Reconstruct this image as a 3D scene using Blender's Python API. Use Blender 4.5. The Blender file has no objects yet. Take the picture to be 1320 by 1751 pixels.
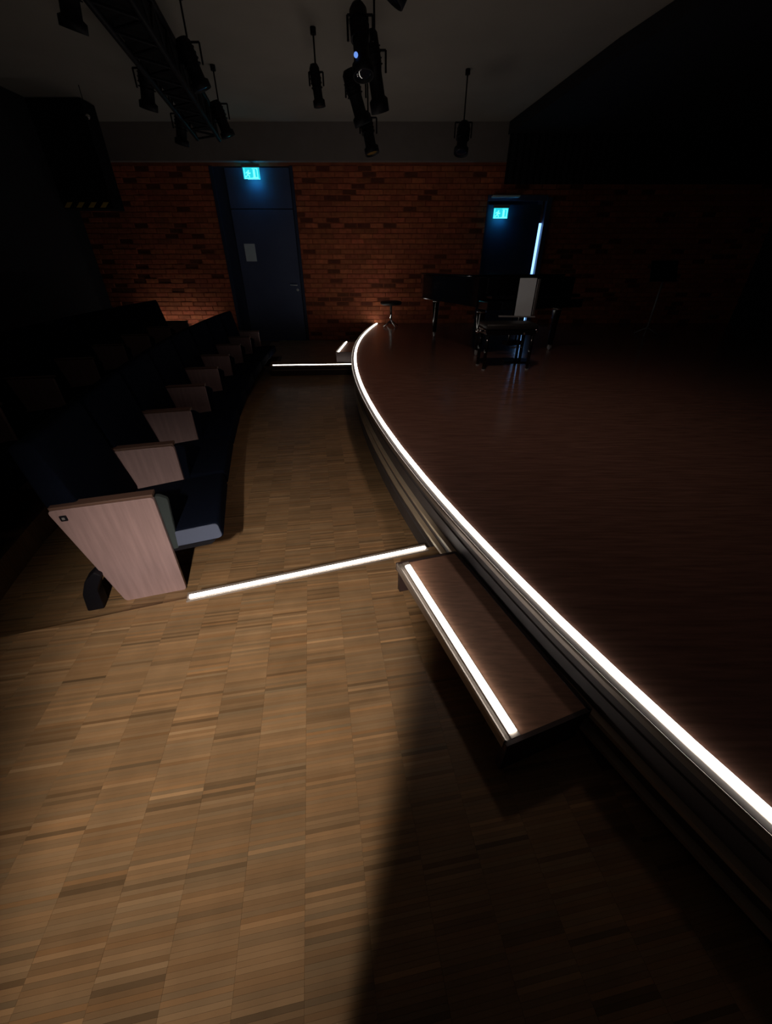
import bpy, bmesh, math, random
import numpy as np
from mathutils import Vector, Matrix

S = bpy.context.scene
C = S.collection
RND = random.Random(7)
PI = math.pi

# ------------------------------------------------------------------ camera
F_PX, PITCH, CAM_H = 658.0, math.radians(32.7), 1.4
cd = bpy.data.cameras.new('camera'); cam = bpy.data.objects.new('camera', cd); C.objects.link(cam)
cd.sensor_fit = 'VERTICAL'; cd.sensor_height = 24.0; cd.lens = 24.0 * F_PX / 1751.0
cd.clip_start = 0.02
cam.location = (0, 0, CAM_H); cam.rotation_euler = (PI / 2 - PITCH, 0, 0)
S.camera = cam

# ------------------------------------------------------------------ world, light, exposure
w = bpy.data.worlds.new('world'); S.world = w; w.use_nodes = True
w.node_tree.nodes['Background'].inputs[0].default_value = (0.1, 0.14, 0.3, 1)
w.node_tree.nodes['Background'].inputs[1].default_value = 0.01
S.view_settings.view_transform = 'Standard'; S.view_settings.look = 'None'
S.view_settings.exposure = 0.0; S.view_settings.gamma = 1.0
S.view_settings.use_curve_mapping = False

LAMP = Vector((-0.33, -1.07, 2.05))          # corridor lamp just behind the entrance opening
ld = bpy.data.lights.new('corridor_light', 'AREA'); ld.shape = 'RECTANGLE'; ld.size = 0.045; ld.size_y = 0.28
ld.spread = math.radians(66); ld.energy = 13.4; ld.color = (1.0, 0.86, 0.71)
lo = bpy.data.objects.new('corridor_light', ld); C.objects.link(lo); lo.location = LAMP
lo.rotation_euler = Vector((-0.17, 1, -0.66)).to_track_quat('-Z', 'Y').to_euler()
hd = bpy.data.lights.new('added_fill_light', 'SPOT'); hd.spot_size = math.radians(115); hd.spot_blend = 1.0; hd.shadow_soft_size = 0.15
hd.energy = 46; hd.color = (1.0, 0.76, 0.62)  # added overhead fill, lifts the stage, step and shaded floor
ho = bpy.data.objects.new('added_fill_light', hd); C.objects.link(ho); ho.location = (0.55, 3.0, 3.36); ho.rotation_euler = Vector((0.10, 0.17, -1)).to_track_quat('-Z', 'Y').to_euler()

LED_POWER = 9.0
WALL_Y = 9.2
CEIL = 3.45
PIT = -0.16
STAGE = 0.34

# ------------------------------------------------------------------ materials
def mat(name, col, rough=0.6, metal=0.0, emit=None, estr=0.0, bump=0.0, bscale=40.0, var=0.0, vscale=6.0, spec=0.5, stretch=(1, 1, 1), attr=None, sheen=0.0):
    m = bpy.data.materials.new(name); m.use_nodes = True
    nt = m.node_tree; N = nt.nodes; Lk = nt.links; b = N['Principled BSDF']
    b.inputs['Base Color'].default_value = (*col, 1); b.inputs['Roughness'].default_value = rough
    b.inputs['Metallic'].default_value = metal; b.inputs['Specular IOR Level'].default_value = spec
    if sheen: b.inputs['Sheen Weight'].default_value = sheen
    if emit:
        b.inputs['Emission Color'].default_value = (*emit, 1); b.inputs['Emission Strength'].default_value = estr
    if var or bump or attr:
        tc = N.new('ShaderNodeTexCoord'); mp = N.new('ShaderNodeMapping'); Lk.new(tc.outputs['Object'], mp.inputs[0])
        mp.inputs['Scale'].default_value = stretch
    if var or attr:
        n = N.new('ShaderNodeTexNoise'); n.inputs['Scale'].default_value = vscale; n.inputs['Detail'].default_value = 6
        Lk.new(mp.outputs[0], n.inputs[0])
        rp = N.new('ShaderNodeMapRange'); rp.inputs[1].default_value = 0.3; rp.inputs[2].default_value = 0.7
        rp.inputs[3].default_value = 1 - var; rp.inputs[4].default_value = 1 + var; Lk.new(n.outputs[0], rp.inputs[0])
        vm = N.new('ShaderNodeVectorMath'); vm.operation = 'SCALE'; Lk.new(rp.outputs[0], vm.inputs['Scale'])
        if attr:
            at = N.new('ShaderNodeAttribute'); at.attribute_name = attr
            mm = N.new('ShaderNodeVectorMath'); mm.operation = 'MULTIPLY'; mm.inputs[1].default_value = col
            Lk.new(at.outputs['Color'], mm.inputs[0]); Lk.new(mm.outputs[0], vm.inputs[0])
        else: vm.inputs[0].default_value = col
        Lk.new(vm.outputs[0], b.inputs['Base Color'])
    if bump:
        n2 = N.new('ShaderNodeTexNoise'); n2.inputs['Scale'].default_value = bscale; n2.inputs['Detail'].default_value = 5
        Lk.new(mp.outputs[0], n2.inputs[0])
        bp = N.new('ShaderNodeBump'); bp.inputs['Strength'].default_value = bump; bp.inputs['Distance'].default_value = 0.01
        Lk.new(n2.outputs[0], bp.inputs['Height']); Lk.new(bp.outputs[0], b.inputs['Normal'])
    return m

GRID_A = math.radians(9.5)
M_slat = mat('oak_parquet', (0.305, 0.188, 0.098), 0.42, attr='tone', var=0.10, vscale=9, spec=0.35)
M_joint = mat('parquet_joint', (0.10, 0.055, 0.03), 0.8)
M_stage = mat('dark_oiled_stage_floor', (0.175, 0.092, 0.072), 0.2, var=0.25, vscale=5, stretch=(1, 12, 1), bump=0.02, bscale=60, spec=0.45)
M_face = mat('grey_stage_front', (0.15, 0.135, 0.14), 0.55, var=0.1)
M_batten = mat('pale_wood_batten', (0.70, 0.58, 0.44), 0.5, var=0.1)
M_alu = mat('brushed_aluminium', (0.36, 0.31, 0.28), 0.5, metal=0.5)
M_alud = mat('dark_profile_insert', (0.10, 0.08, 0.08), 0.5)
M_led = mat('led_diffuser', (0.9, 0.88, 0.82), 0.5, emit=(1.0, 0.93, 0.82), estr=LED_POWER)
M_stepwood = mat('brown_step_wood', (0.44, 0.235, 0.16), 0.4, var=0.2, vscale=6, stretch=(2, 14, 2))
M_stepedge = mat('dark_step_edge', (0.05, 0.03, 0.03), 0.55)
M_panel = mat('pale_oak_veneer', (0.42, 0.29, 0.30), 0.5, var=0.12, vscale=5, stretch=(9, 1, 0.7))
M_cap = mat('brown_armrest_cap', (0.16, 0.09, 0.07), 0.45)
M_fab = mat('navy_upholstery', (0.0045, 0.007, 0.017), 0.95, var=0.12, vscale=60, bump=0.15, bscale=300, spec=0.05)
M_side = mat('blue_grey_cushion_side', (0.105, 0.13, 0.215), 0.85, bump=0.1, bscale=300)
M_fab_lit = mat('teal_grey_lit_upholstery', (0.04, 0.055, 0.06), 0.9, bump=0.15, bscale=300)
M_black = mat('black_metal', (0.008, 0.008, 0.013), 0.6, spec=0.25)
M_blackm = mat('black_matt', (0.010, 0.010, 0.013), 0.9, spec=0.2)
M_chrome = mat('chrome', (0.8, 0.8, 0.82), 0.15, metal=1.0)
M_brick = mat('red_brick', (0.60, 0.165, 0.075), 0.85, attr='tone', var=0.2, vscale=14, bump=0.5, bscale=60)
M_mortar = mat('brown_mortar', (0.42, 0.12, 0.055), 0.95, bump=0.4, bscale=80, var=0.2)
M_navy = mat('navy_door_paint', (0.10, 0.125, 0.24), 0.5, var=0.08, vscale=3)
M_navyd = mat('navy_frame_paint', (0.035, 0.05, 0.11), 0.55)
M_ceil = mat('grey_plaster_ceiling', (0.37, 0.335, 0.30), 0.95, var=0.06, vscale=1.5)
M_bulk = mat('grey_bulkhead', (0.27, 0.235, 0.23), 0.95, var=0.05)
M_dwall = mat('dark_wall_paint', (0.02, 0.02, 0.028), 0.9)
M_drape = mat('black_drape', (0.012, 0.012, 0.018), 0.95, var=0.2)
M_paper = mat('white_paper', (0.80, 0.90, 1.0), 0.8)
M_yellow = mat('yellow_tape', (0.75, 0.55, 0.12), 0.6)
M_gloss = mat('black_piano_lacquer', (0.006, 0.006, 0.008), 0.08, spec=0.5)
M_leather = mat('black_leather', (0.015, 0.012, 0.012), 0.5, bump=0.1)
M_exit = mat('exit_sign_face', (0.0, 0.3, 0.3), 0.4, emit=(0.02, 0.55, 0.66), estr=1.25)
M_down = mat('exit_sign_down_light', (0.1, 0.5, 0.8), 0.4, emit=(0.04, 0.50, 0.95), estr=14)
M_exitw = mat('exit_sign_pictogram', (0.5, 0.9, 0.9), 0.4, emit=(0.16, 0.95, 1.0), estr=1.5)
M_day = mat('blue_daylight_gap', (0.3, 0.5, 0.8), 0.5, emit=(0.22, 0.46, 0.90), estr=2.6)
M_lens = mat('lamp_lens', (0.015, 0.02, 0.04), 0.05, spec=1.0)
M_amber = mat('amber_lens', (0.22, 0.14, 0.04), 0.1, spec=0.8)
M_glint = mat('blue_lens_glint', (0.2, 0.4, 0.8), 0.2, emit=(0.16, 0.33, 0.9), estr=0.9)  # emission stands in for a blue glint on the lens
M_keys = mat('piano_key_white', (0.7, 0.68, 0.62), 0.3)
M_pale = mat('satin_steel', (0.8, 0.8, 0.85), 0.35, metal=0.3)
M_grey = mat('grey_metal', (0.4, 0.4, 0.42), 0.45, metal=0.4)

# ------------------------------------------------------------------ helpers
def link(name, bm, m, parent=None, smooth=False):
    me = bpy.data.meshes.new(name)
    bmesh.ops.recalc_face_normals(bm, faces=bm.faces)
    bm.to_mesh(me); bm.free()
    if smooth:
        for p in me.polygons: p.use_smooth = True
    me.materials.append(m)
    o = bpy.data.objects.new(name, me); C.objects.link(o)
    if parent: o.parent = parent
    return o

def tag(o, label, cat, group=None, kind=None):
    o['label'] = label; o['category'] = cat
    if group: o['group'] = group
    if kind: o['kind'] = kind
    return o

def thing(name, label, cat, loc=(0, 0, 0), rz=0.0, group=None):
    o = bpy.data.objects.new(name, None); C.objects.link(o); o.empty_display_size = 0.1
    o.location = loc; o.rotation_euler = (0, 0, rz)
    return tag(o, label, cat, group)

def struct(name, bm, m, parent=None):
    o = link(name, bm, m, parent)
    if not parent: o['kind'] = 'structure'
    return o

def box(bm, x0, x1, y0, y1, z0, z1, bev=0.0, mtx=None):
    r = bmesh.ops.create_cube(bm, size=1.0)
    vs = r['verts']
    bmesh.ops.scale(bm, vec=(abs(x1 - x0), abs(y1 - y0), abs(z1 - z0)), verts=vs)
    bmesh.ops.translate(bm, vec=((x0 + x1) / 2, (y0 + y1) / 2, (z0 + z1) / 2), verts=vs)
    if bev:
        es = list({e for v in vs for e in v.link_edges})
        q = bmesh.ops.bevel(bm, geom=es, offset=bev, segments=2, affect='EDGES', profile=0.5)
        vs = list({v for f in q['faces'] for v in f.verts} | {v for v in vs if v.is_valid})
    if mtx is not None: bmesh.ops.transform(bm, matrix=mtx, verts=vs)
    return bm

def bx(*a, **k): return box(bmesh.new(), *a, **k)

def tube(bm, a, b, r, r2=None, seg=12, cap=True):
    a, b = Vector(a), Vector(b); d = b - a
    m = Matrix.Translation((a + b) / 2) @ d.to_track_quat('Z', 'Y').to_matrix().to_4x4()
    bmesh.ops.create_cone(bm, cap_ends=cap, segments=seg, radius1=r, radius2=r if r2 is None else r2, depth=d.length, matrix=m)
    return bm

def lathe(bm, prof, seg=24, mtx=None):
    rings = []
    for r, z in prof:
        rings.append([bm.verts.new(((mtx or Matrix()) @ Vector((r * math.cos(2 * PI * i / seg), r * math.sin(2 * PI * i / seg), z)))) for i in range(seg)])
    for a, b in zip(rings, rings[1:]):
        for i in range(seg): bm.faces.new((a[i], a[(i + 1) % seg], b[(i + 1) % seg], b[i]))
    bm.faces.new(rings[0][::-1]); bm.faces.new(rings[-1])
    return bm

def prism(prof, axis_map, lo_, hi_, bev=0.0, seg=3):
    """extrude a 2-D outline; axis_map(u, v, t) -> point"""
    bm = bmesh.new()
    a = [bm.verts.new(axis_map(u, v, lo_)) for u, v in prof]
    b = [bm.verts.new(axis_map(u, v, hi_)) for u, v in prof]
    n = len(prof)
    f0 = bm.faces.new(a); f1 = bm.faces.new(b[::-1])
    for i in range(n): bm.faces.new((a[i], b[i], b[(i + 1) % n], a[(i + 1) % n]))
    bmesh.ops.recalc_face_normals(bm, faces=bm.faces)
    if bev:
        es = list(set(f0.edges) | set(f1.edges))
        bmesh.ops.bevel(bm, geom=es, offset=bev, segments=seg, affect='EDGES', profile=0.5)
    return bm

def rounded(poly, r, seg=4):
    out = []; n = len(poly)
    for i in range(n):
        p0, p1, p2 = Vector(poly[i - 1]), Vector(poly[i]), Vector(poly[(i + 1) % n])
        d0, d1 = (p0 - p1), (p2 - p1); rr = min(r, d0.length * .45, d1.length * .45)
        a, b = p1 + d0.normalized() * rr, p1 + d1.normalized() * rr
        for k in range(seg + 1):
            t = k / seg; out.append(tuple(a * (1 - t) ** 2 + p1 * 2 * t * (1 - t) + b * t * t))
    return out

def normals(path):
    P = [Vector((p[0], p[1])) for p in path]; out = []
    for i in range(len(P)):
        t = (P[min(i + 1, len(P) - 1)] - P[max(i - 1, 0)]).normalized()
        out.append(Vector((-t.y, t.x)))          # left-hand normal
    return P, out

def sweep(path, prof, z=0.0, closed=True):
    """prof: (offset towards +normal, z) outline swept along an xy path"""
    P, Nn = normals(path); bm = bmesh.new(); rings = []
    for p, n in zip(P, Nn):
        rings.append([bm.verts.new((p.x + n.x * o, p.y + n.y * o, z + h)) for o, h in prof])
    k = len(prof)
    for a, b in zip(rings, rings[1:]):
        for i in range(k): bm.faces.new((a[i], a[(i + 1) % k], b[(i + 1) % k], b[i]))
    bm.faces.new(rings[0][::-1]); bm.faces.new(rings[-1])
    return bm

def sect(o0, o1, z0, z1): return [(o0, z0), (o1, z0), (o1, z1), (o0, z1)]
def dome(w_, h0, h1): return [(-w_ / 2, h0), (w_ / 2, h0), (w_ / 2 * .8, h1 - .001), (w_ / 4, h1), (-w_ / 4, h1), (-w_ / 2 * .8, h1 - .001)]

# ------------------------------------------------------------------ plan curves
LEDP = [(-0.198, 9.15), (-0.216, 9.031), (-0.252, 8.806), (-0.285, 8.581), (-0.317, 8.354), (-0.345, 8.127), (-0.37, 7.899), (-0.392, 7.67), (-0.411, 7.441), (-0.426, 7.212), (-0.437, 6.983), (-0.445, 6.754), (-0.448, 6.525), (-0.448, 6.296), (-0.444, 6.067), (-0.436, 5.838), (-0.424, 5.61), (-0.409, 5.381), (-0.39, 5.153), (-0.367, 4.926), (-0.341, 4.699), (-0.311, 4.472), (-0.278, 4.245), (-0.242, 4.019), (-0.202, 3.794), (-0.159, 3.569), (-0.113, 3.345), (-0.064, 3.121), (-0.012, 2.898), (0.044, 2.676), (0.102, 2.454), (0.165, 2.234), (0.23, 2.014), (0.299, 1.796), (0.372, 1.579), (0.449, 1.364), (0.53, 1.15), (0.615, 0.938), (0.706, 0.729), (0.802, 0.521), (0.904, 0.316), (1.01, 0.115), (1.12, -0.08), (1.215, -0.24), (1.295, -0.365)]
# pit side is at negative offset of this path's left-hand normal? path runs towards -Y: its left normal points to +X (stage)
def led_x(y):
    for (x0, y0), (x1, y1) in zip(LEDP, LEDP[1:]):
        if y1 <= y <= y0: return x0 + (x1 - x0) * (y - y0) / (y1 - y0)
    return LEDP[0][0] if y > 9 else LEDP[-1][0]
EDGE = -0.055                                   # nosing edge, towards the pit
FACE = -0.005

def q_x(y): return 0.02460678 * y * y - 0.40179172 * y - 0.55517821    # front corners of the seat sides
def q_n(y):                                      # normal pointing to the back of the seats
    d = 2 * 0.02460678 * y - 0.40179172
    v = Vector((-1, d)); return v.normalized()
def near_edge_y(x): return 1.388 + 0.33 * (x + 0.994)
def far_edge_y(x): return 6.668 + 0.066 * (x + 1.877)

# ------------------------------------------------------------------ floors with single parquet slats
UX = Vector((math.cos(GRID_A), math.sin(GRID_A))); UY = Vector((-math.sin(GRID_A), math.cos(GRID_A)))
SL, SW = 0.16, 0.0105

def clip(poly, p, n):                            # keep side where (v-p).n <= 0
    out = []
    for i in range(len(poly)):
        a, b = poly[i - 1], poly[i]; da, db = (a - p).dot(n), (b - p).dot(n)
        if (da <= 0) != (db <= 0): out.append(a + (b - a) * (da / (da - db)))
        if db <= 0: out.append(b)
    return out

def proj(x, y, z):
    dz = z - CAM_H; d = y * math.cos(PITCH) - dz * math.sin(PITCH)
    if d < 0.05: return None
    u = y * math.sin(PITCH) + dz * math.cos(PITCH)
    return 660 + x / d * F_PX, 875.5 - u / d * F_PX, d

def tone():
    t = RND.gauss(1.0, 0.09); k = RND.random()
    if k < 0.05: t *= 1.35
    elif k < 0.12: t *= 0.68
    t = max(0.35, min(1.8, t)); h = RND.gauss(0, 0.04)
    return (t * (1 + h), t, t * (1 - h), 1.0)

def slat_cells(x0, x1, y0, y1, inside, cuts, z):
    cells = []
    cc = [Vector(p) for p in ((x0, y0), (x1, y0), (x1, y1), (x0, y1))]
    iu = [c.dot(UX) / SL for c in cc]; iv = [c.dot(UY) / SW for c in cc]
    coltone = {}
    for i in range(int(min(iu)) - 1, int(max(iu)) + 2):
        off = RND.choice((0, .25, .5, .6)) * SW
        for j in range(int(min(iv)) - 1, int(max(iv)) + 2):
            c = UX * ((i + .5) * SL) + UY * ((j + .5) * SW + off)
            if not (x0 <= c.x <= x1 and y0 <= c.y <= y1) or not inside(c.x, c.y): continue
            hx, hy = SL / 2 - .0002, SW / 2 - .00015
            poly = [c - UX * hx - UY * hy, c + UX * hx - UY * hy, c + UX * hx + UY * hy, c - UX * hx + UY * hy]
            for p, n in cuts:
                if poly: poly = clip(poly, p, n)
            if len(poly) < 3: continue
            bk = (i, j // 15); bt = coltone.setdefault(bk, RND.gauss(1, .07))
            t = tone(); t = (t[0] * bt, t[1] * bt, t[2] * bt, 1)
            cells.append((poly, z + RND.uniform(-.0003, .0002), t, c))
    return cells

def cells_mesh(name, cells, depth=0.004):
    vs, fs, cols = [], [], []
    for poly, z, t, c in cells:
        b = len(vs); n = len(poly)
        vs += [(p.x, p.y, z) for p in poly] + [(p.x, p.y, z - depth) for p in poly]
        fs.append(tuple(range(b, b + n))); cols.append(t)
        for k in range(n):
            fs.append((b + k, b + n + k, b + n + (k + 1) % n, b + (k + 1) % n)); cols.append(t)
    me = bpy.data.meshes.new(name); me.from_pydata(vs, [], fs)
    a = me.color_attributes.new('tone', 'FLOAT_COLOR', 'CORNER')
    flat = []
    for f, t in zip(me.polygons, cols): flat += list(t) * f.loop_total
    a.data.foreach_set('color', flat); me.materials.append(M_slat)
    return me

def lay(floor, cells, z, singles):
    def size(c):
        q = proj(c[3].x, c[3].y, z)
        if not q or not (-20 < q[0] < 1340 and 0 < q[1] < 1770): return 0
        return (F_PX / q[2]) ** 2 * (CAM_H - z) / math.hypot(c[3].x, c[3].y, CAM_H) * (1 if c[3].x < 0.1 else .3)
    order = sorted(range(len(cells)), key=lambda i: -size(cells[i]))
    big = set(order[:singles])
    for i in order[:singles]:
        o = bpy.data.objects.new('parquet_slat', cells_mesh('parquet_slat', [cells[i]])); C.objects.link(o); o.parent = floor
    me = cells_mesh('parquet_slats', [cells[i] for i in range(len(cells)) if i not in big])
    o = bpy.data.objects.new('parquet_slats', me); C.objects.link(o); o.parent = floor; o['kind'] = 'stuff'

def poly_slab(pts, z0, z1):
    return prism(pts, lambda u, v, t: (u, v, t), z0, z1)

def stage_side(ymin, ymax, off):                 # polyline of the stage edge shifted by off, increasing y
    P, Nn = normals(LEDP)
    pts = [(p.x + n.x * off, p.y + n.y * off) for p, n in zip(P, Nn) if ymin <= p.y <= ymax]
    return pts[::-1]

XL = -5.25
# near landing, level 0
x_end = led_x(1.8) + 0.02
near = [(XL, -0.4), (1.30, -0.4)] + stage_side(-0.3, 1.75, .02) + [(x_end, near_edge_y(x_end)), (-2.25, near_edge_y(-2.25)), (XL, near_edge_y(-2.25) - .6)]
fl = struct('floor', poly_slab(near, PIT - 0.05, -0.004), M_joint)
pn, nn = Vector((-0.994, 1.388)), Vector((-0.33, 1)).normalized()
cells = slat_cells(-3.2, 1.5, -0.4, 1.9, lambda x, y: x < led_x(y) + .03, [(pn - nn * .004, nn)], 0.0)
lay(fl, cells, 0.0, 290)
# pit in front of the stage, level PIT
pit = [(XL, 0.2)] + [(0.25, 0.2)] + [(x_end + .3, 1.6)] + stage_side(1.75, 6.9, .03) + [(-0.4, 7.0), (-2.3, 7.6), (XL, 7.6)]
fp = struct('floor', poly_slab(pit, PIT - 0.1, PIT - 0.004), M_joint)
def in_pit(x, y): return x < led_x(y) + .12 and y > near_edge_y(x) - .02 and y < far_edge_y(x) + (0.0 if x > -1.9 else .7) and x > q_x(y) - 1.05
cells = slat_cells(-3.2, 0.7, 0.9, 7.4, in_pit, [(pn + nn * .002, -nn)], PIT)
lay(fp, cells, PIT, 0)
# far landing
far = stage_side(6.6, 9.1, .02)
far = [(-2.3, 7.4), (-1.93, 7.4), (-1.9, far_edge_y(-1.9)), (-0.4, far_edge_y(-0.4))] + [p for p in far if p[1] > 6.8] + [(-0.15, WALL_Y), (XL - .6, WALL_Y), (XL - .6, 8.2), (-2.6, 8.2)]
ff = struct('floor', poly_slab(far, PIT - 0.09, -0.004), M_joint)
cells = slat_cells(-2.4, 0.0, 6.6, WALL_Y, lambda x, y: x < led_x(y) + .02 and y > (far_edge_y(x) + .004 if x > -1.9 else 7.42), [], 0.0)
lay(ff, cells, 0.0, 0)
# tier under the second row
ys = [1.35 + i * .3 for i in range(21)]
tier = [(q_x(y) + q_n(y).x * .97, y + q_n(y).y * .97) for y in ys]
tier = tier + [(XL, tier[-1][1] + .15), (XL, tier[0][1] - .15)]
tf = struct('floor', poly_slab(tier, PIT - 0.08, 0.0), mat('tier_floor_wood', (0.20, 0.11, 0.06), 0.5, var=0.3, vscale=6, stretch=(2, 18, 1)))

# ------------------------------------------------------------------ stage
stage = thing('stage_platform', 'raised dark brown concert stage with a long curved light-edged front', 'stage')
def stage_poly(off): return [(7.37, -0.38)] + [(7.37, WALL_Y - .01)] + [(led_x(9.1) - off * 0, WALL_Y - .01)] + [q for q in stage_side(-0.45, 9.13, off)[::-1]]
link('stage_floor', poly_slab(stage_poly(0.018), STAGE - 0.022, STAGE), M_stage, stage)
link('stage_front', sweep(LEDP, sect(FACE, FACE + .03, PIT + 0.0, STAGE - 0.02)), M_face, stage)
for z0, z1, pr in ((0.128, 0.146, .026), (0.040, 0.058, .026)):
    link('batten', sweep(LEDP, sect(FACE - pr, FACE + .001, z0, z1)), M_batten, stage)
for z0, z1, pr in ((0.215, 0.232, .008), (-0.055, -0.040, .008)):
    link('batten', sweep(LEDP, sect(FACE - pr, FACE + .001, z0, z1)), M_face, stage)
nos = [(EDGE, -0.016), (EDGE, 0.004), (EDGE + .003, .0085), (EDGE + .006, .0085), (EDGE + .016, -.001), (-.019, -.001), (-.019, .0015), (.019, .0015), (.019, -.022), (EDGE + .004, -.022)]
link('nosing', sweep(LEDP, nos, STAGE), M_alu, stage)
link('tread_insert', sweep(LEDP, sect(EDGE + .016, -.019, -.001, .001), STAGE), M_alud, stage)
link('light_strip', sweep(LEDP, dome(.030, .0015, .010), STAGE), M_led, stage)

# ------------------------------------------------------------------ lit nosings on the landings
def strip_thing(label, a, b, z, n_dir, w_edge=.034):
    t = thing('lit_step_nosing', label, 'step light')
    path = [a, b]; s = n_dir
    pr = [(s * w_edge, -.03), (s * w_edge, 0.002), (-s * .022, .002), (-s * .031, .0075), (-s * .034, .0075), (-s * .036, .002), (-s * .036, -.0035), (s * (w_edge - .004), -.0035), (s * (w_edge - .004), -.03)]
    link('profile', sweep(path, pr, z), M_alu, t)
    va, vb = Vector(a), Vector(b); d = (vb - va).normalized() * .012
    link('light_strip', sweep([tuple(va + d), tuple(vb - d)], dome(.022, .002, .0095), z), M_led, t)
    return t
d_ = Vector((1.235, .407)).normalized(); nn2 = Vector((-d_.y, d_.x))
strip_thing('bright white light strip across the near step edge, from the seat side to the stage', (-0.994, 1.388), (0.241, 1.795), 0.0, 1)
strip_thing('distant horizontal light strip on the far step edge across the aisle', (-1.885, 6.672), (-0.515, 6.760), 0.0, -1)
link('riser', bx(-1.9, -.5, -.003, .003, PIT, -.03, mtx=Matrix.Translation((0, 6.668 + .066 * 1.877 - .03 + .0, 0)) @ Matrix.Rotation(math.atan(.066), 4, 'Z')), M_stepedge, ff)
link('kick_trim', bx(-1.9, -.5, -.010, -.003, -.075, -.062, mtx=Matrix.Translation((0, 6.668 + .066 * 1.877 - .03, 0)) @ Matrix.Rotation(math.atan(.066), 4, 'Z')), M_alu, ff)
strip_thing('light strip behind the rear seat rows, casting the orange glow on left bricks', (-5.0, 8.98), (-3.62, 8.98), 0.26, -1)
struct('floor', bx(-5.78, -3.30, 8.35, 9.19, 0.001, 0.258), M_stepedge)

# ------------------------------------------------------------------ movable stage steps
def stage_step(label, corners, h):
    """corners: front-near, front-far, back-far, back-near (front = lit side)"""
    fn, ff_, bf, bn = [Vector(c) for c in corners]
    o = fn; t = thing('stage_step', label, 'step', (o.x, o.y, 0))
    L = lambda p: (p.x - o.x, p.y - o.y)
    def mix(p, u, v):  # u along the front 0..1, v front->back
        a = fn.lerp(ff_, u); b = bn.lerp(bf, u); return L(a.lerp(b, v))
    link('tread', prism([mix(0, 0, 0), mix(0, 1, 0), mix(0, 1, 1), mix(0, 0, 1)], lambda u, v, s: (u, v, s), h - .035, h - .001, bev=.003), M_stepwood, t)
    ln = (ff_ - fn).length
    for u in (0, 1):
        du = .030 / ln; u0, u1 = (.004, du) if u == 0 else (1 - du, .996)
        link('side_panel', prism([mix(0, u0, .03), mix(0, u1, .03), mix(0, u1, .98), mix(0, u0, .98)], lambda a, b, s: (a, b, s), 0.002, h - .034, bev=.002), M_stepedge, t)
    link('back_rail', prism([mix(0, .04, .93), mix(0, .96, .93), mix(0, .96, .98), mix(0, .04, .98)], lambda a, b, s: (a, b, s), h - .10, h - .034), M_stepedge, t)
    link('edge_trim', prism([mix(0, .0, .97), mix(0, 1, .97), mix(0, 1, 1.02), mix(0, 0, 1.02)], lambda a, b, s: (a, b, s), h - .03, h + .002), M_stepedge, t)
    for u in (0, 1):
        uu = (-.004, .012) if u == 0 else (.988, 1.004)
        link('edge_trim', prism([mix(0, uu[0], .0), mix(0, uu[1], .0), mix(0, uu[1], 1), mix(0, uu[0], 1)], lambda a, b, s: (a, b, s), h - .04, h + .002), M_stepedge, t)
    # nosing along the front
    a, b = Vector(mix(0, .012, 0)), Vector(mix(0, .988, 0))
    n = Vector((-(b - a).y, (b - a).x)).normalized()
    if n.dot(Vector(mix(0, .5, 1)) - a) < 0: n = -n
    pa = [tuple(a + n * .044), tuple(b + n * .044)]
    sgn = 1 if Vector((-(b - a).y, (b - a).x)).dot(n) > 0 else -1
    pr = [(-sgn * .046, -.03), (-sgn * .046, .004), (-sgn * .044, .009), (-sgn * .040, .009), (-sgn * .031, .0), (-sgn * .017, .0), (-sgn * .017, .003), (sgn * .016, .003), (sgn * .016, -.004), (-sgn * .040, -.004), (-sgn * .040, -.03)]
    link('profile', sweep(pa, pr, h), M_alu, t)
    va, vb = Vector(pa[0]), Vector(pa[1]); dd = (vb - va).normalized()
    link('light_strip', sweep([tuple(va + dd * .015), tuple(vb - dd * .03)], dome(.028, .003, .0105), h), M_led, t)
    return t
stage_step('low dark wooden step stool with lit front edge, against the near end of the stage',
           [(0.365, 0.600), (0.050, 1.450), (0.352, 1.540), (0.672, 0.712)], 0.17)
stage_step('far low step with short slanting light strip, beside the distant end of the stage',
           [(-0.845, 6.86), (-0.790, 7.92), (-0.475, 7.90), (-0.53, 6.86)], 0.17)

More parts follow.
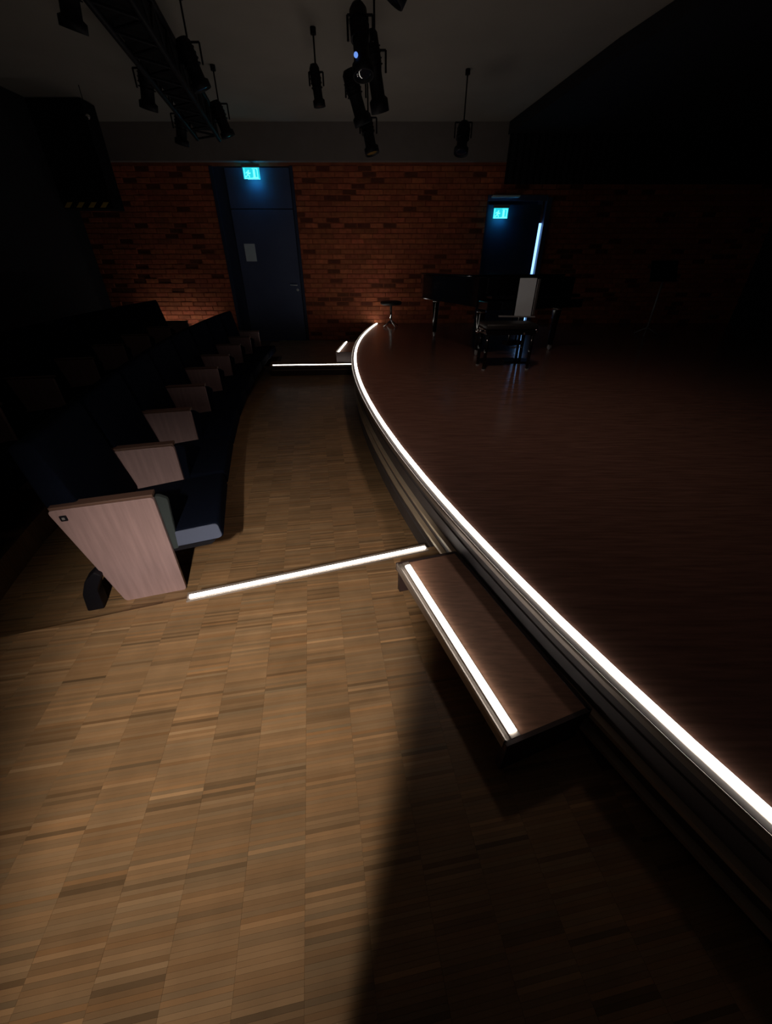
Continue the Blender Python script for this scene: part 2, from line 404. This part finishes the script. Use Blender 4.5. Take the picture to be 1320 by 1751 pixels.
# ------------------------------------------------------------------ auditorium seats
H_ARM = 0.61
def seat_parts(t, pitch, skew, end=False, foot=True, plate=False, body=True):
    """local: x = forward, y = along the row (away from the camera), z up from the tier"""
    sh = math.tan(skew)
    side = rounded([(0, 0), (0.004, H_ARM), (-.44, H_ARM), (-.31, 0)], .022)
    def ax(u, v, s): return (u, s + u * 0, v)
    def panel(y0):
        p = link('side_panel', prism(side, lambda u, v, s: (u, s, v), y0, y0 + .028, bev=.003, seg=2), M_panel, t)
        link('arm_cap', prism([(.004, H_ARM), (.004, H_ARM + .016), (-.43, H_ARM + .014), (-.43, H_ARM)], lambda u, v, s: (u, s, v), y0 + .002, y0 + .062, bev=.004, seg=2), M_cap, t)
        return p
    p = panel(0)
    if plate:
        link('seat_number_plate', bx(-.402, -.372, -.004, .002, .550, .580, bev=.004), M_black, p)
        link('plate_rivet', bx(-.393, -.381, -.006, -.003, .559, .571, bev=.002), M_grey, p)
    if end: panel(pitch)
    if not body: return
    g0, g1 = .062, pitch + .0
    cu = rounded([(.262, .298), (.252, .396), (.0, .382), (-.36, .35), (-.36, .27), (0, .275), (.240, .288)], .026)
    link('seat_cushion', prism(cu, lambda u, v, s: (u, s, v), .034, g1 - .003, bev=.016), M_fab, t, smooth=True)
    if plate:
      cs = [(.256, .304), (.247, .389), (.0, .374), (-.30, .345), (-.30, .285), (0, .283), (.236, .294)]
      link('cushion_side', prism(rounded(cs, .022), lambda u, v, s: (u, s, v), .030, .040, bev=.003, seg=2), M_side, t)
    link('seat_pan', prism([(.19, .262), (.22, .287), (-.33, .272), (-.33, .24)], lambda u, v, s: (u, s, v), .034, g1 - .003), M_black, t)
    bk = rounded([(-.27, .36), (-.37, .34), (-.455, .62), (-.478, .915), (-.385, .935), (-.325, .64)], .03)
    link('backrest', prism(bk, lambda u, v, s: (u, s, v), .034, g1 - .003, bev=.014), M_fab, t, smooth=True)
    pad = rounded([(-.02, .265), (.028, .272), (.055, .575), (.02, .600), (-.03, .600)], .012)
    link('inner_pad', prism(pad, lambda u, v, s: (u, s, v), .029, .060, bev=.006), M_fab_lit if plate else M_fab, t)  # nearest pad coloured as lit, the others in the dark tone
    if foot:
        link('rear_foot', prism(rounded([(-.485, .004), (-.468, .12), (-.43, .20), (-.37, .25), (-.345, .22), (-.395, .13), (-.405, .004)], .012), lambda u, v, s: (u, s, v), -.03 if plate else .01, .045, bev=.006), M_black, t)

ORD = ['nearest', 'second', 'third', 'fourth', 'fifth', 'sixth', 'seventh', 'eighth', 'ninth', 'tenth']
PY = [1.614, 2.248, 2.936, 3.65, 4.375, 5.08, 5.83, 6.52, 7.15]
for i in range(8):
    y = PY[i]; a = Vector((q_x(y), y)); b = Vector((q_x(PY[i + 1]), PY[i + 1]))
    d = b - a; pitch = d.length; rz = math.atan2(d.y, d.x) - PI / 2
    if i == 0: lab = 'navy seat with large pale oak side panel, nearest seat by the light strip'
    elif i == 7: lab = 'last navy seat at the far end of the front row, by the navy door'
    else: lab = 'front row navy seat with wooden armrest panel, %s from the near end' % ORD[i]
    t = thing('auditorium_seat', lab, 'seat', (a.x, a.y, PIT - .004), rz, 'navy seats of the front row')
    seat_parts(t, pitch, 0, end=(i == 7), plate=(i == 0))
    if i == 7:
        link('end_foot', bx(.08, .14, pitch + .03, pitch + .06, .165, .30, bev=.01), M_grey, t)
RY = [1.25, 2.08, 2.80, 3.52, 4.24, 4.96, 5.68, 6.40, 7.10]
for i in range(8):
    def pt(y): n = q_n(y); return Vector((q_x(y) + n.x * 1.12, y + n.y * 1.12))
    a, b = pt(RY[i]), pt(RY[i + 1]); d = b - a; pitch = d.length; rz = math.atan2(d.y, d.x) - PI / 2
    lab = ('dim navy seat of the raised second row, nearest one, cut by the left picture edge' if i == 0 else
           'last dim navy seat of the second row, against the brick wall glow' if i == 7 else
           'dim navy seat of the raised second row, %s from its near end' % ORD[i])
    t = thing('auditorium_seat', lab, 'seat', (a.x, a.y, 0.0), rz, 'navy seats of the second row')
    seat_parts(t, pitch, 0, end=(i == 7))

# ------------------------------------------------------------------ far wall: bricks, doors, bulkhead
D1 = (-3.20, -1.69); D2 = (1.90, 3.02); D1T, D2T = 2.90, 2.46; BT = 2.95
BX0, BX1 = -5.8, 7.4
bm = bmesh.new()
for x0, x1, z0, z1 in ((BX0, D1[0], PIT, BT), (D1[1], D2[0], PIT, BT), (D2[1], BX1, PIT, BT), (D2[0], D2[1], D2T, BT), (D1[0], D1[1], D1T, BT)):
    box(bm, x0, x1, WALL_Y + .012, WALL_Y + .25, z0, z1)
wf = struct('wall_far', bm, M_mortar)
bc = []
BL, BH, JT = .24, .071, .012
row = 0; z = -.155
while z + BH < BT:
    off = (row % 2) * (BL + JT) / 2 + (row % 3) * .02
    x = BX0 - off
    while x < BX1:
        a, b = x, x + BL; x += BL + JT
        segs = [(max(a, BX0), min(b, BX1))]
        for lo_, hi_, top in ((D1[0], D1[1], D1T), (D2[0], D2[1], D2T)):
            if z < top:
                n2 = []
                for s0, s1 in segs:
                    if s1 <= lo_ or s0 >= hi_: n2.append((s0, s1)); continue
                    if s0 < lo_: n2.append((s0, lo_))
                    if s1 > hi_: n2.append((hi_, s1))
                segs = n2
        for s0, s1 in segs:
            if s1 - s0 < .02: continue
            if s1 > -0.2 and z + BH < STAGE: continue
            k = RND.random(); y = WALL_Y + RND.uniform(-.002, .003)
            if k < .13: y = WALL_Y + .010; tt = .32
            elif k < .2: y = WALL_Y - .006; tt = 1.1
            else: tt = RND.gauss(.95, .12)
            bc.append((s0, s1, z, y, (tt, tt * RND.uniform(.9, 1.1), tt, 1)))
    z += BH + JT; row += 1
def brick_mesh(items, name):
    vs, fs, cols = [], [], []
    for s0, s1, z_, y, t in items:
        b = len(vs); c = .004
        vs += [(s0 + c, y, z_ + c), (s1 - c, y, z_ + c), (s1 - c, y, z_ + BH - c), (s0 + c, y, z_ + BH - c),
               (s0, y + .004, z_), (s1, y + .004, z_), (s1, y + .004, z_ + BH), (s0, y + .004, z_ + BH),
               (s0, y + .03, z_), (s1, y + .03, z_), (s1, y + .03, z_ + BH), (s0, y + .03, z_ + BH)]
        fs.append((b, b + 1, b + 2, b + 3)); cols.append(t)
        for o in (0, 4):
            for k in range(4):
                fs.append((b + o + k, b + o + 4 + k, b + o + 4 + (k + 1) % 4, b + o + (k + 1) % 4)); cols.append(t)
    me = bpy.data.meshes.new(name); me.from_pydata(vs, [], fs)
    a = me.color_attributes.new('tone', 'FLOAT_COLOR', 'CORNER'); flat = []
    for f, t in zip(me.polygons, cols): flat += list(t) * f.loop_total
    a.data.foreach_set('color', flat); me.materials.append(M_brick)
    return me
def bprio(c):
    x = (c[0] + c[1]) / 2
    d = min(math.hypot(x + .35, c[2] - .4), math.hypot(x + 3.9, c[2] - .9) + .35)
    return d
bc.sort(key=bprio)
for it in bc[:295]:
    o = bpy.data.objects.new('brick', brick_mesh([it], 'brick')); C.objects.link(o); o.parent = wf
o = bpy.data.objects.new('bricks', brick_mesh(bc[295:], 'bricks')); C.objects.link(o); o.parent = wf; o['kind'] = 'stuff'
struct('trim_1', bx(BX0, BX1, WALL_Y - .12, WALL_Y + .25, BT, CEIL), M_bulk)

# door 1: full-height navy panel with a door leaf
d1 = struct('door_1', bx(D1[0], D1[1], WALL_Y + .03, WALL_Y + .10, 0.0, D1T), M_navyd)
link('door_leaf', bx(-2.93, -1.76, WALL_Y + .0, WALL_Y + .035, 0.006, 2.28, bev=.004), M_navy, d1)
link('over_panel', bx(-2.93, -1.76, WALL_Y + .005, WALL_Y + .035, 2.295, D1T - .02, bev=.003), M_navy, d1)
for a, b in ((D1[0], D1[0] + .06), (D1[1] - .05, D1[1])):
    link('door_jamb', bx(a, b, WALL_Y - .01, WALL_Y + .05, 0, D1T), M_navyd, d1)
bm = bmesh.new(); tube(bm, (-1.83, WALL_Y, 1.05), (-1.83, WALL_Y - .06, 1.05), .011); tube(bm, (-1.82, WALL_Y - .055, 1.05), (-1.96, WALL_Y - .055, 1.055), .010)
link('door_handle', bm, M_pale, d1, True)
bm = bmesh.new(); tube(bm, (-1.83, WALL_Y + .002, .965), (-1.83, WALL_Y - .012, .965), .028, .024, 20); link('lock_rosette', bm, M_pale, d1, True)
tag(link('door_notice', bx(-2.79, -2.58, WALL_Y - .006, WALL_Y - .002, 1.46, 1.75), M_paper), 'white paper notice fixed on the tall navy door', 'notice')

# exit signs
def exit_sign(label, x, y, z, w_, h_, arrow_side):
    t = thing('exit_sign', label, 'sign', (x, y, z))
    link('housing', bx(-w_ / 2 - .012, w_ / 2 + .012, -.03, .03, h_, h_ + .05, bev=.004), M_grey, t)
    link('mount', bx(-.03, .03, .028, .13, h_ + .01, h_ + .04), M_black, t)
    link('sign_face', bx(-w_ / 2, w_ / 2, -.012, .012, 0, h_, bev=.003), M_exit, t)
    link('down_light', bx(-w_ * .3, w_ * .45, .016, .05, .004, .012), M_down, t)
    k = h_ / .17
    def quad(pts, nm):
        link(nm, prism([(a * k, b * k) for a, b in pts], lambda u, v, s: (u, s, v), -.0145, -.0125), M_exitw, t)
    # white frame line, running figure (left) and door (right)
    quad([(-.136, .004), (.136, .004), (.136, .016), (-.136, .016)], 'border')
    quad([(.022, .018), (.128, .018), (.128, .158), (.022, .158), (.022, .150), (.114, .150), (.114, .026), (.022, .026)], 'door_symbol')
    quad([(.036, .026), (.076, .026), (.076, .140), (.036, .140)], 'door_symbol')
    quad([(-.070, .120), (-.056, .134), (-.042, .130), (-.036, .116), (-.050, .106), (-.064, .108)], 'figure_symbol')
    quad([(-.112, .088), (-.088, .108), (-.046, .102), (-.022, .082), (-.016, .092), (-.030, .070), (-.054, .080), (-.060, .062), (-.034, .048), (-.040, .022), (-.054, .022), (-.052, .042), (-.078, .056), (-.096, .030), (-.122, .030), (-.122, .042), (-.102, .044), (-.080, .072), (-.076, .092), (-.086, .094), (-.104, .078)], 'figure_symbol')
    quad([(-.136, .016), (-.128, .016), (-.128, .158), (-.136, .158)], 'border')
    return t
exit_sign('glowing cyan exit sign high above the tall navy door', -2.405, WALL_Y - .14, 2.70, .29, .155, 0)
exit_sign('smaller glowing cyan exit sign in the dark doorway above the stage', 2.16, WALL_Y - .06, 2.14, .27, .155, 1)

# door 2: dark recess with a door standing ajar and daylight behind it
d2 = struct('door_2', bx(D2[0], D2[1], WALL_Y + .55, WALL_Y + .62, STAGE, D2T), M_navyd)
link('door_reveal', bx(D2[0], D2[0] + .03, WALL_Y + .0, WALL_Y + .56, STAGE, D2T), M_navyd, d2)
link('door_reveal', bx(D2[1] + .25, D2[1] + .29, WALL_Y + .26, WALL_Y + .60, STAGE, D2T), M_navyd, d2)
link('lintel_board', bx(D2[0], D2[1], WALL_Y - .012, WALL_Y + .0, D2T - .05, D2T + .03), M_navy, d2)
link('lintel_glow_catcher', bx(1.96, 2.46, WALL_Y - .15, WALL_Y - .0, 2.452, 2.475, bev=.003), M_paper, d2)  # pale ledge added to stand for the sign's glow on the lintel
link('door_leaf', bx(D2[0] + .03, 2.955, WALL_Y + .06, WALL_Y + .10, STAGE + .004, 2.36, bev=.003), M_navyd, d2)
link('daylight_gap', bx(2.955, 3.01, WALL_Y + .085, WALL_Y + .09, STAGE + .004, 2.08), M_day, d2)
link('door_jamb', bx(3.012, 3.10, WALL_Y - .03, WALL_Y + .10, STAGE, D2T), M_navy, d2)

# hazard taped overhead box and left wall
ob = thing('overhead_box', 'black overhead box with yellow hazard stripes along its lower edge, above the rear seats', 'box', (0, 7.95, 0))
link('body', bx(-5.24, -4.44, 0, .32, 2.17, CEIL - .01), M_blackm, ob)
for k in range(4):
    x = -5.235 + k * .195
    link('hazard_stripe', prism([(x, 2.185), (x + .085, 2.185), (x + .165, 2.255), (x + .08, 2.255)], lambda u, v, s: (u, s, v), -.004, -.001), M_yellow, ob)
struct('wall_left', bx(XL - .2, XL, -0.4, 8.0, PIT, CEIL), M_dwall)
struct('wall_left', bx(BX0 - .2, BX0, 8.0, WALL_Y + .2, PIT, CEIL), M_dwall)
struct('wall_right', bx(7.4, 7.6, -0.4, WALL_Y + .2, PIT, CEIL), M_dwall)
struct('ceiling', bx(XL - .8, 7.6, -4.2, WALL_Y + .2, CEIL, CEIL + .1), M_ceil)
struct('trim_2', poly_slab([(2.10, 9.07), (2.50, 6.2), (2.95, 4.2), (3.6, 2.2), (7.39, 2.2), (7.39, 9.07)], CEIL - .16, CEIL - .002), M_drape)
tag(link('masking_drape', sweep([(2.12 + i * .06, 8.99 + (.022 if i % 2 else -.0)) for i in range(88)], sect(0, .008, 2.62, CEIL - .162)), M_drape), 'black masking drape hanging below the dark ceiling edge, above the right doorway', 'drape')
# wall behind the camera with the open entrance, and the corridor beyond
bm = bmesh.new()
JR, JL, JH = -0.187, -1.25, 1.70  # opening edges set to trim the corridor lamp's beam
box(bm, JR, 7.6, -.48, -.40, PIT, CEIL); box(bm, XL - .2, JL, -.48, -.40, PIT, CEIL); box(bm, JL, JR, -.48, -.40, JH, CEIL)
struct('wall_back', bm, M_dwall)
d3 = struct('beam_blocker_leaf', bx(-1.18, -.452, -.875, -.835, .005, 2.12, bev=.003), M_navyd)     # unseen leaf added beside the lamp to block and soften the beam's left edge
bm = bmesh.new(); tube(bm, (-.52, -.835, 1.05), (-.52, -.78, 1.05), .011); tube(bm, (-.51, -.785, 1.05), (-.64, -.785, 1.05), .010)
link('door_handle', bm, M_chrome, d3, True)
bm = bmesh.new(); box(bm, -1.9, .6, -3.1, -.40, -.2, 0)
struct('floor', bm, M_joint)
bm = bmesh.new(); box(bm, -1.95, -1.85, -3.1, -.48, 0, CEIL); box(bm, .6, .7, -3.1, -.48, 0, CEIL); box(bm, -1.95, .7, -3.2, -3.1, 0, CEIL)
struct('wall_corridor', bm, M_dwall)

# ------------------------------------------------------------------ things on the stage
t = thing('piano_bench', 'low black piano bench with shiny side knobs, standing on the stage before the pale panel', 'bench', (1.42, 4.95, STAGE), 0.06)
link('seat', bx(-.30, .30, -.17, .17, .44, .50, bev=.018), M_leather, t, True)
link('frame', bx(-.29, .29, -.16, .16, .385, .437, bev=.004), M_gloss, t)
for sx in (-1, 1):
    for sy in (-1, 1):
        bm = bmesh.new(); tube(bm, (sx * .265, sy * .135, .001), (sx * .262, sy * .135, .39), .017, .024, 12)
        l = link('leg', bm, M_gloss, t, True)
        bm = bmesh.new(); tube(bm, (sx * .265, sy * .135, .0), (sx * .265, sy * .135, .012), .021); link('foot_cap', bm, M_grey, l)
    bm = bmesh.new(); tube(bm, (sx * .29, 0, .41), (sx * .335, 0, .41), .012); bmesh.ops.create_uvsphere(bm, u_segments=16, v_segments=10, radius=.024, matrix=Matrix.Translation((sx * .350, 0, .41)))
    link('knob', bm, M_chrome, t, True)
bm = bmesh.new(); bmesh.ops.create_uvsphere(bm, u_segments=14, v_segments=8, radius=.014, matrix=Matrix.Translation((.15, -.165, .40))); link('knob', bm, M_chrome, t, True)

# grand piano: keyboard towards the bench, tail to the back left
ang = math.radians(20)
t = thing('grand_piano', 'black grand piano with closed lid, dark against the brick wall', 'piano', (1.88, 5.80, STAGE), ang)
out = [(-.74, 0), (.74, 0), (.74, .9), (.70, 1.12), (.55, 1.38), (.30, 1.60), (.10, 1.82), (-.05, 2.02), (-.25, 2.14), (-.48, 2.14), (-.66, 2.0), (-.74, 1.75)]
link('rim', prism(rounded(out, .06, 3), lambda u, v, s: (u, v, s), .60, .93, bev=.006, seg=2), M_gloss, t)
lidp = [(u * 1.015, v * 1.01 + .22 * (1 if v < .1 else 0)) for u, v in out]
link('lid', prism(rounded(lidp, .06, 3), lambda u, v, s: (u, v, s), .935, .955, bev=.004, seg=2), M_gloss, t)
link('fall_board', bx(-.64, .64, .14, .18, .74, .94), M_gloss, t)
link('key_bed', bx(-.74, .74, -.20, .02, .58, .68, bev=.01), M_gloss, t)
link('key_cover', bx(-.68, .68, -.19, .14, .70, .74, bev=.01), M_gloss, t)
for x, y in ((-.62, .12), (.62, .12), (-.42, 1.86)):
    bm = bmesh.new(); lathe(bm, [(.032, .07), (.036, .12), (.045, .35), (.058, .52), (.062, .60)], 16, Matrix.Translation((x, y, 0)))
    l = link('leg', bm, M_gloss, t, True)
    bm = bmesh.new(); tube(bm, (x, y, .53), (x, y, .555), .063, .063, 20); link('ferrule', bm, M_chrome, l, True)
    bm = bmesh.new(); tube(bm, (x - .012, y, .035), (x + .012, y, .035), .035, .035, 16); box(bm, x - .02, x + .02, y - .018, y + .018, .03, .08); link('caster', bm, M_grey, l)
bm = bmesh.new(); tube(bm, (-.06, .2, .13), (-.05, .2, .6), .012); tube(bm, (.06, .2, .13), (.05, .2, .6), .012); box(bm, -.12, .12, .14, .26, .09, .15)
link('pedal_lyre', bm, M_gloss, t)
for x in (-.06, 0, .06): link('pedal', bx(x - .012, x + .012, .03, .15, .07, .08, bev=.003), M_chrome, t)

t = thing('folded_board', 'pale upright folded board behind the bench, below the blue slit of light', 'board', (1.70, 5.32, 0.87), -0.12)
link('left_leaf', bx(-.11, .085, -.006, .006, 0, .40, bev=.003), M_paper, t)
link('right_leaf', bx(0, .055, -.005, .005, 0.01, .39, bev=.002, mtx=Matrix.Translation((.100, 0, 0)) @ Matrix.Rotation(.9, 4, 'Z')), M_grey, t)
link('ledge', bx(-.30, .14, -.03, .03, -.016, -.001, bev=.003), M_grey, t)
link('post', bx(-.015, .015, .0, .03, STAGE - .87, -.016), M_black, t)
link('base_plate', bx(-.16, .16, -.12, .12, STAGE - .87, STAGE - .855, bev=.004), M_black, t)

t = thing('round_stool', 'round black stool on a chrome post near the brick wall and stage corner', 'stool', (0.10, 8.66, STAGE))
bm = bmesh.new(); lathe(bm, [(.02, .385), (.175, .39), (.205, .405), (.215, .43), (.20, .455), (.15, .465), (.02, .466)], 28); link('seat', bm, M_leather, t, True)
bm = bmesh.new(); tube(bm, (0, 0, .05), (0, 0, .39), .024, .024, 16); link('post', bm, M_chrome, t, True)
for k in range(4):
    a = k * PI / 2 + .5
    bm = bmesh.new(); tube(bm, (0, 0, .12), (.17 * math.cos(a), .17 * math.sin(a), .012), .014, .010, 10); link('leg', bm, M_chrome, t, True)

t = thing('music_stand', 'slim grey music stand alone on the dark right side of the stage', 'music stand', (4.66, 7.55, STAGE), 0.1)
bm = bmesh.new(); tube(bm, (0, 0, .10), (.0, 0, .82), .016, .013, 12); link('pole', bm, M_grey, t, True)
for k in range(3):
    a = k * 2 * PI / 3 - .2
    bm = bmesh.new(); tube(bm, (0, 0, .12), (.22 * math.cos(a), .22 * math.sin(a), .008), .009, .009, 8); link('leg', bm, M_grey, t, True)
link('desk', bx(-.24, .24, -.01, .0, 0, .32, bev=.004, mtx=Matrix.Translation((0, .0, .82)) @ Matrix.Rotation(-.35, 4, 'X')), M_black, t)
link('lip', bx(-.24, .24, -.06, .0, 0, .008, bev=.002, mtx=Matrix.Translation((0, .0, .82)) @ Matrix.Rotation(-.35, 4, 'X')), M_black, t)

# ------------------------------------------------------------------ ceiling lighting
def spotlight(label, loc, aim, ln, r, lens=M_lens, glint_at=None, drop=None):
    t = thing('stage_spotlight', label, 'spotlight', loc, 0, 'spotlights hanging from the ceiling')
    q = Vector(aim).to_track_quat('Z', 'Y').to_matrix().to_4x4()
    bm = bmesh.new(); lathe(bm, [(r * .55, -ln / 2), (r * .8, -ln / 2 + .03), (r * .85, -ln * .12), (r * .72, 0), (r * .74, ln * .3), (r, ln * .34), (r, ln / 2), (r * .9, ln / 2), (r * .86, ln * .46)], 20, q); link('body', bm, M_black, t, True)
    bm = bmesh.new(); lathe(bm, [(r * .85, ln * .462), (r * .6, ln * .475), (r * .2, ln * .485)], 20, q); link('lens', bm, lens, t, True)
    for k in range(4):
        c = q @ Vector((0, 0, -ln * .30 + k * .035)); dirn = (q @ Vector((0, 0, 1)))
        bm = bmesh.new(); tube(bm, c, c + dirn * .008, r * .92, r * .92, 18); link('cooling_fin', bm, M_black, t)
    bm = bmesh.new(); s = r * 1.15
    tube(bm, (-s, 0, 0), (-s, 0, r * 1.6), .009, seg=8); tube(bm, (s, 0, 0), (s, 0, r * 1.6), .009, seg=8); tube(bm, (-s, 0, r * 1.6), (s, 0, r * 1.6), .009, seg=8)
    link('yoke', bm, M_black, t)
    top = CEIL - loc[2] - .05
    bm = bmesh.new(); tube(bm, (0, 0, r * 1.6), (0, 0, max(top, r * 1.6 + .05)), .009, seg=8); link('hanging_rod', bm, M_black, t)
    bm = bmesh.new(); tube(bm, (0, 0, top), (0, 0, top + .05), .03, .03, 14); link('ceiling_clamp', bm, M_black, t)
    if glint_at:
        bm = bmesh.new(); bmesh.ops.create_uvsphere(bm, u_segments=12, v_segments=8, radius=.017, matrix=Matrix.Translation(glint_at)); link('lens_glint', bm, M_glint, t, True)
    return t
spotlight('long black spotlight with a small blue glint, uppermost of the central cluster', (-.20, 4.55, 2.88), (.10, -.25, -1), .42, .085, glint_at=(-.035, -.095, -.10))
spotlight('black tubular spotlight slanting right, behind the blue glint', (-.10, 5.0, 2.84), (.20, .35, -1), .50, .085)
spotlight('black spotlight in the middle of the central cluster, slanting right', (-.33, 6.0, 2.94), (.35, .2, -1), .44, .095)
spotlight('lowest black spotlight of the central cluster, with an amber glint', (-.22, 6.6, 2.78), (.25, -.1, -1), .40, .09, lens=M_amber)
spotlight('small black spotlight hanging left of the central cluster', (-.75, 6.0, 3.03), (.1, .1, -1), .32, .065)
spotlight('lone black spotlight hanging near the far right of the ceiling', (1.02, 7.0, 2.82), (-.1, -.3, -1), .34, .095)
spotlight('large black spotlight cut by the top picture edge, right of the cluster', (.13, 4.0, 3.09), (-.55, .1, -.8), .42, .12)

t = thing('lighting_truss', 'long black lighting truss running away across the upper left of the ceiling', 'truss')
A, B = Vector((-1.72, 3.0, 3.10)), Vector((-2.52, 7.45, 3.02))
dr = (B - A).normalized(); sd = dr.cross(Vector((0, 0, 1))).normalized()
for sx, sz in ((-.15, -.12), (.15, -.12), (-.15, .14), (.15, .14)):
    o1 = sd * sx + Vector((0, 0, sz)); bm = bmesh.new(); tube(bm, A + o1, B + o1, .026, seg=10); link('chord', bm, M_black, t, True)
nb = 22
bm = bmesh.new()
for k in range(nb):
    p, q = A.lerp(B, k / nb), A.lerp(B, (k + 1) / nb); s = 1 if k % 2 else -1
    for zz in (-.12, .14): tube(bm, p + sd * .15 * s + Vector((0, 0, zz)), q - sd * .15 * s + Vector((0, 0, zz)), .012, seg=6)
    for ss in (-.15, .15): tube(bm, p + sd * ss + Vector((0, 0, .14 * s)), q + sd * ss - Vector((0, 0, .13 * s)), .012, seg=6)
link('lacing', bm, M_black, t)
link('cable_tray', bx(-.145, .145, 0, (B - A).length, -.11, .05, mtx=Matrix.Translation(A) @ Matrix.Rotation(math.atan2(dr.y, dr.x) - PI / 2, 4, 'Z')), M_blackm, t)
for u in (.1, .5, .9):
    p = A.lerp(B, u); bm = bmesh.new(); tube(bm, p + Vector((0, 0, .14)), (p.x, p.y, CEIL), .012, seg=8); link('hanger', bm, M_black, t)
for k, (u, s, nm) in enumerate(((.30, -1, 'left side, nearest'), (.52, 1, 'right side, middle'), (.66, -1, 'left side, middle'), (.86, 1, 'right side, farthest'), (.96, -1, 'end of the truss'))):
    p = A.lerp(B, u) + sd * (.30 * s) + Vector((0, 0, -.06))
    lab = 'black spotlight clamped to the truss, ' + nm
    spotlight(lab, tuple(p), (.3 * s, .2, -1), .34, .09)
t = thing('ceiling_fitting', 'tiny pale ceiling fitting high on the left', 'ceiling fitting', (-4.16, 7.5, 3.14))
bm = bmesh.new(); tube(bm, (0, 0, 0), (0, 0, CEIL - 3.14), .005, seg=8); link('stem', bm, M_black, t)
bm = bmesh.new(); bmesh.ops.create_uvsphere(bm, u_segments=12, v_segments=8, radius=.03); link('head', bm, M_chrome, t, True)
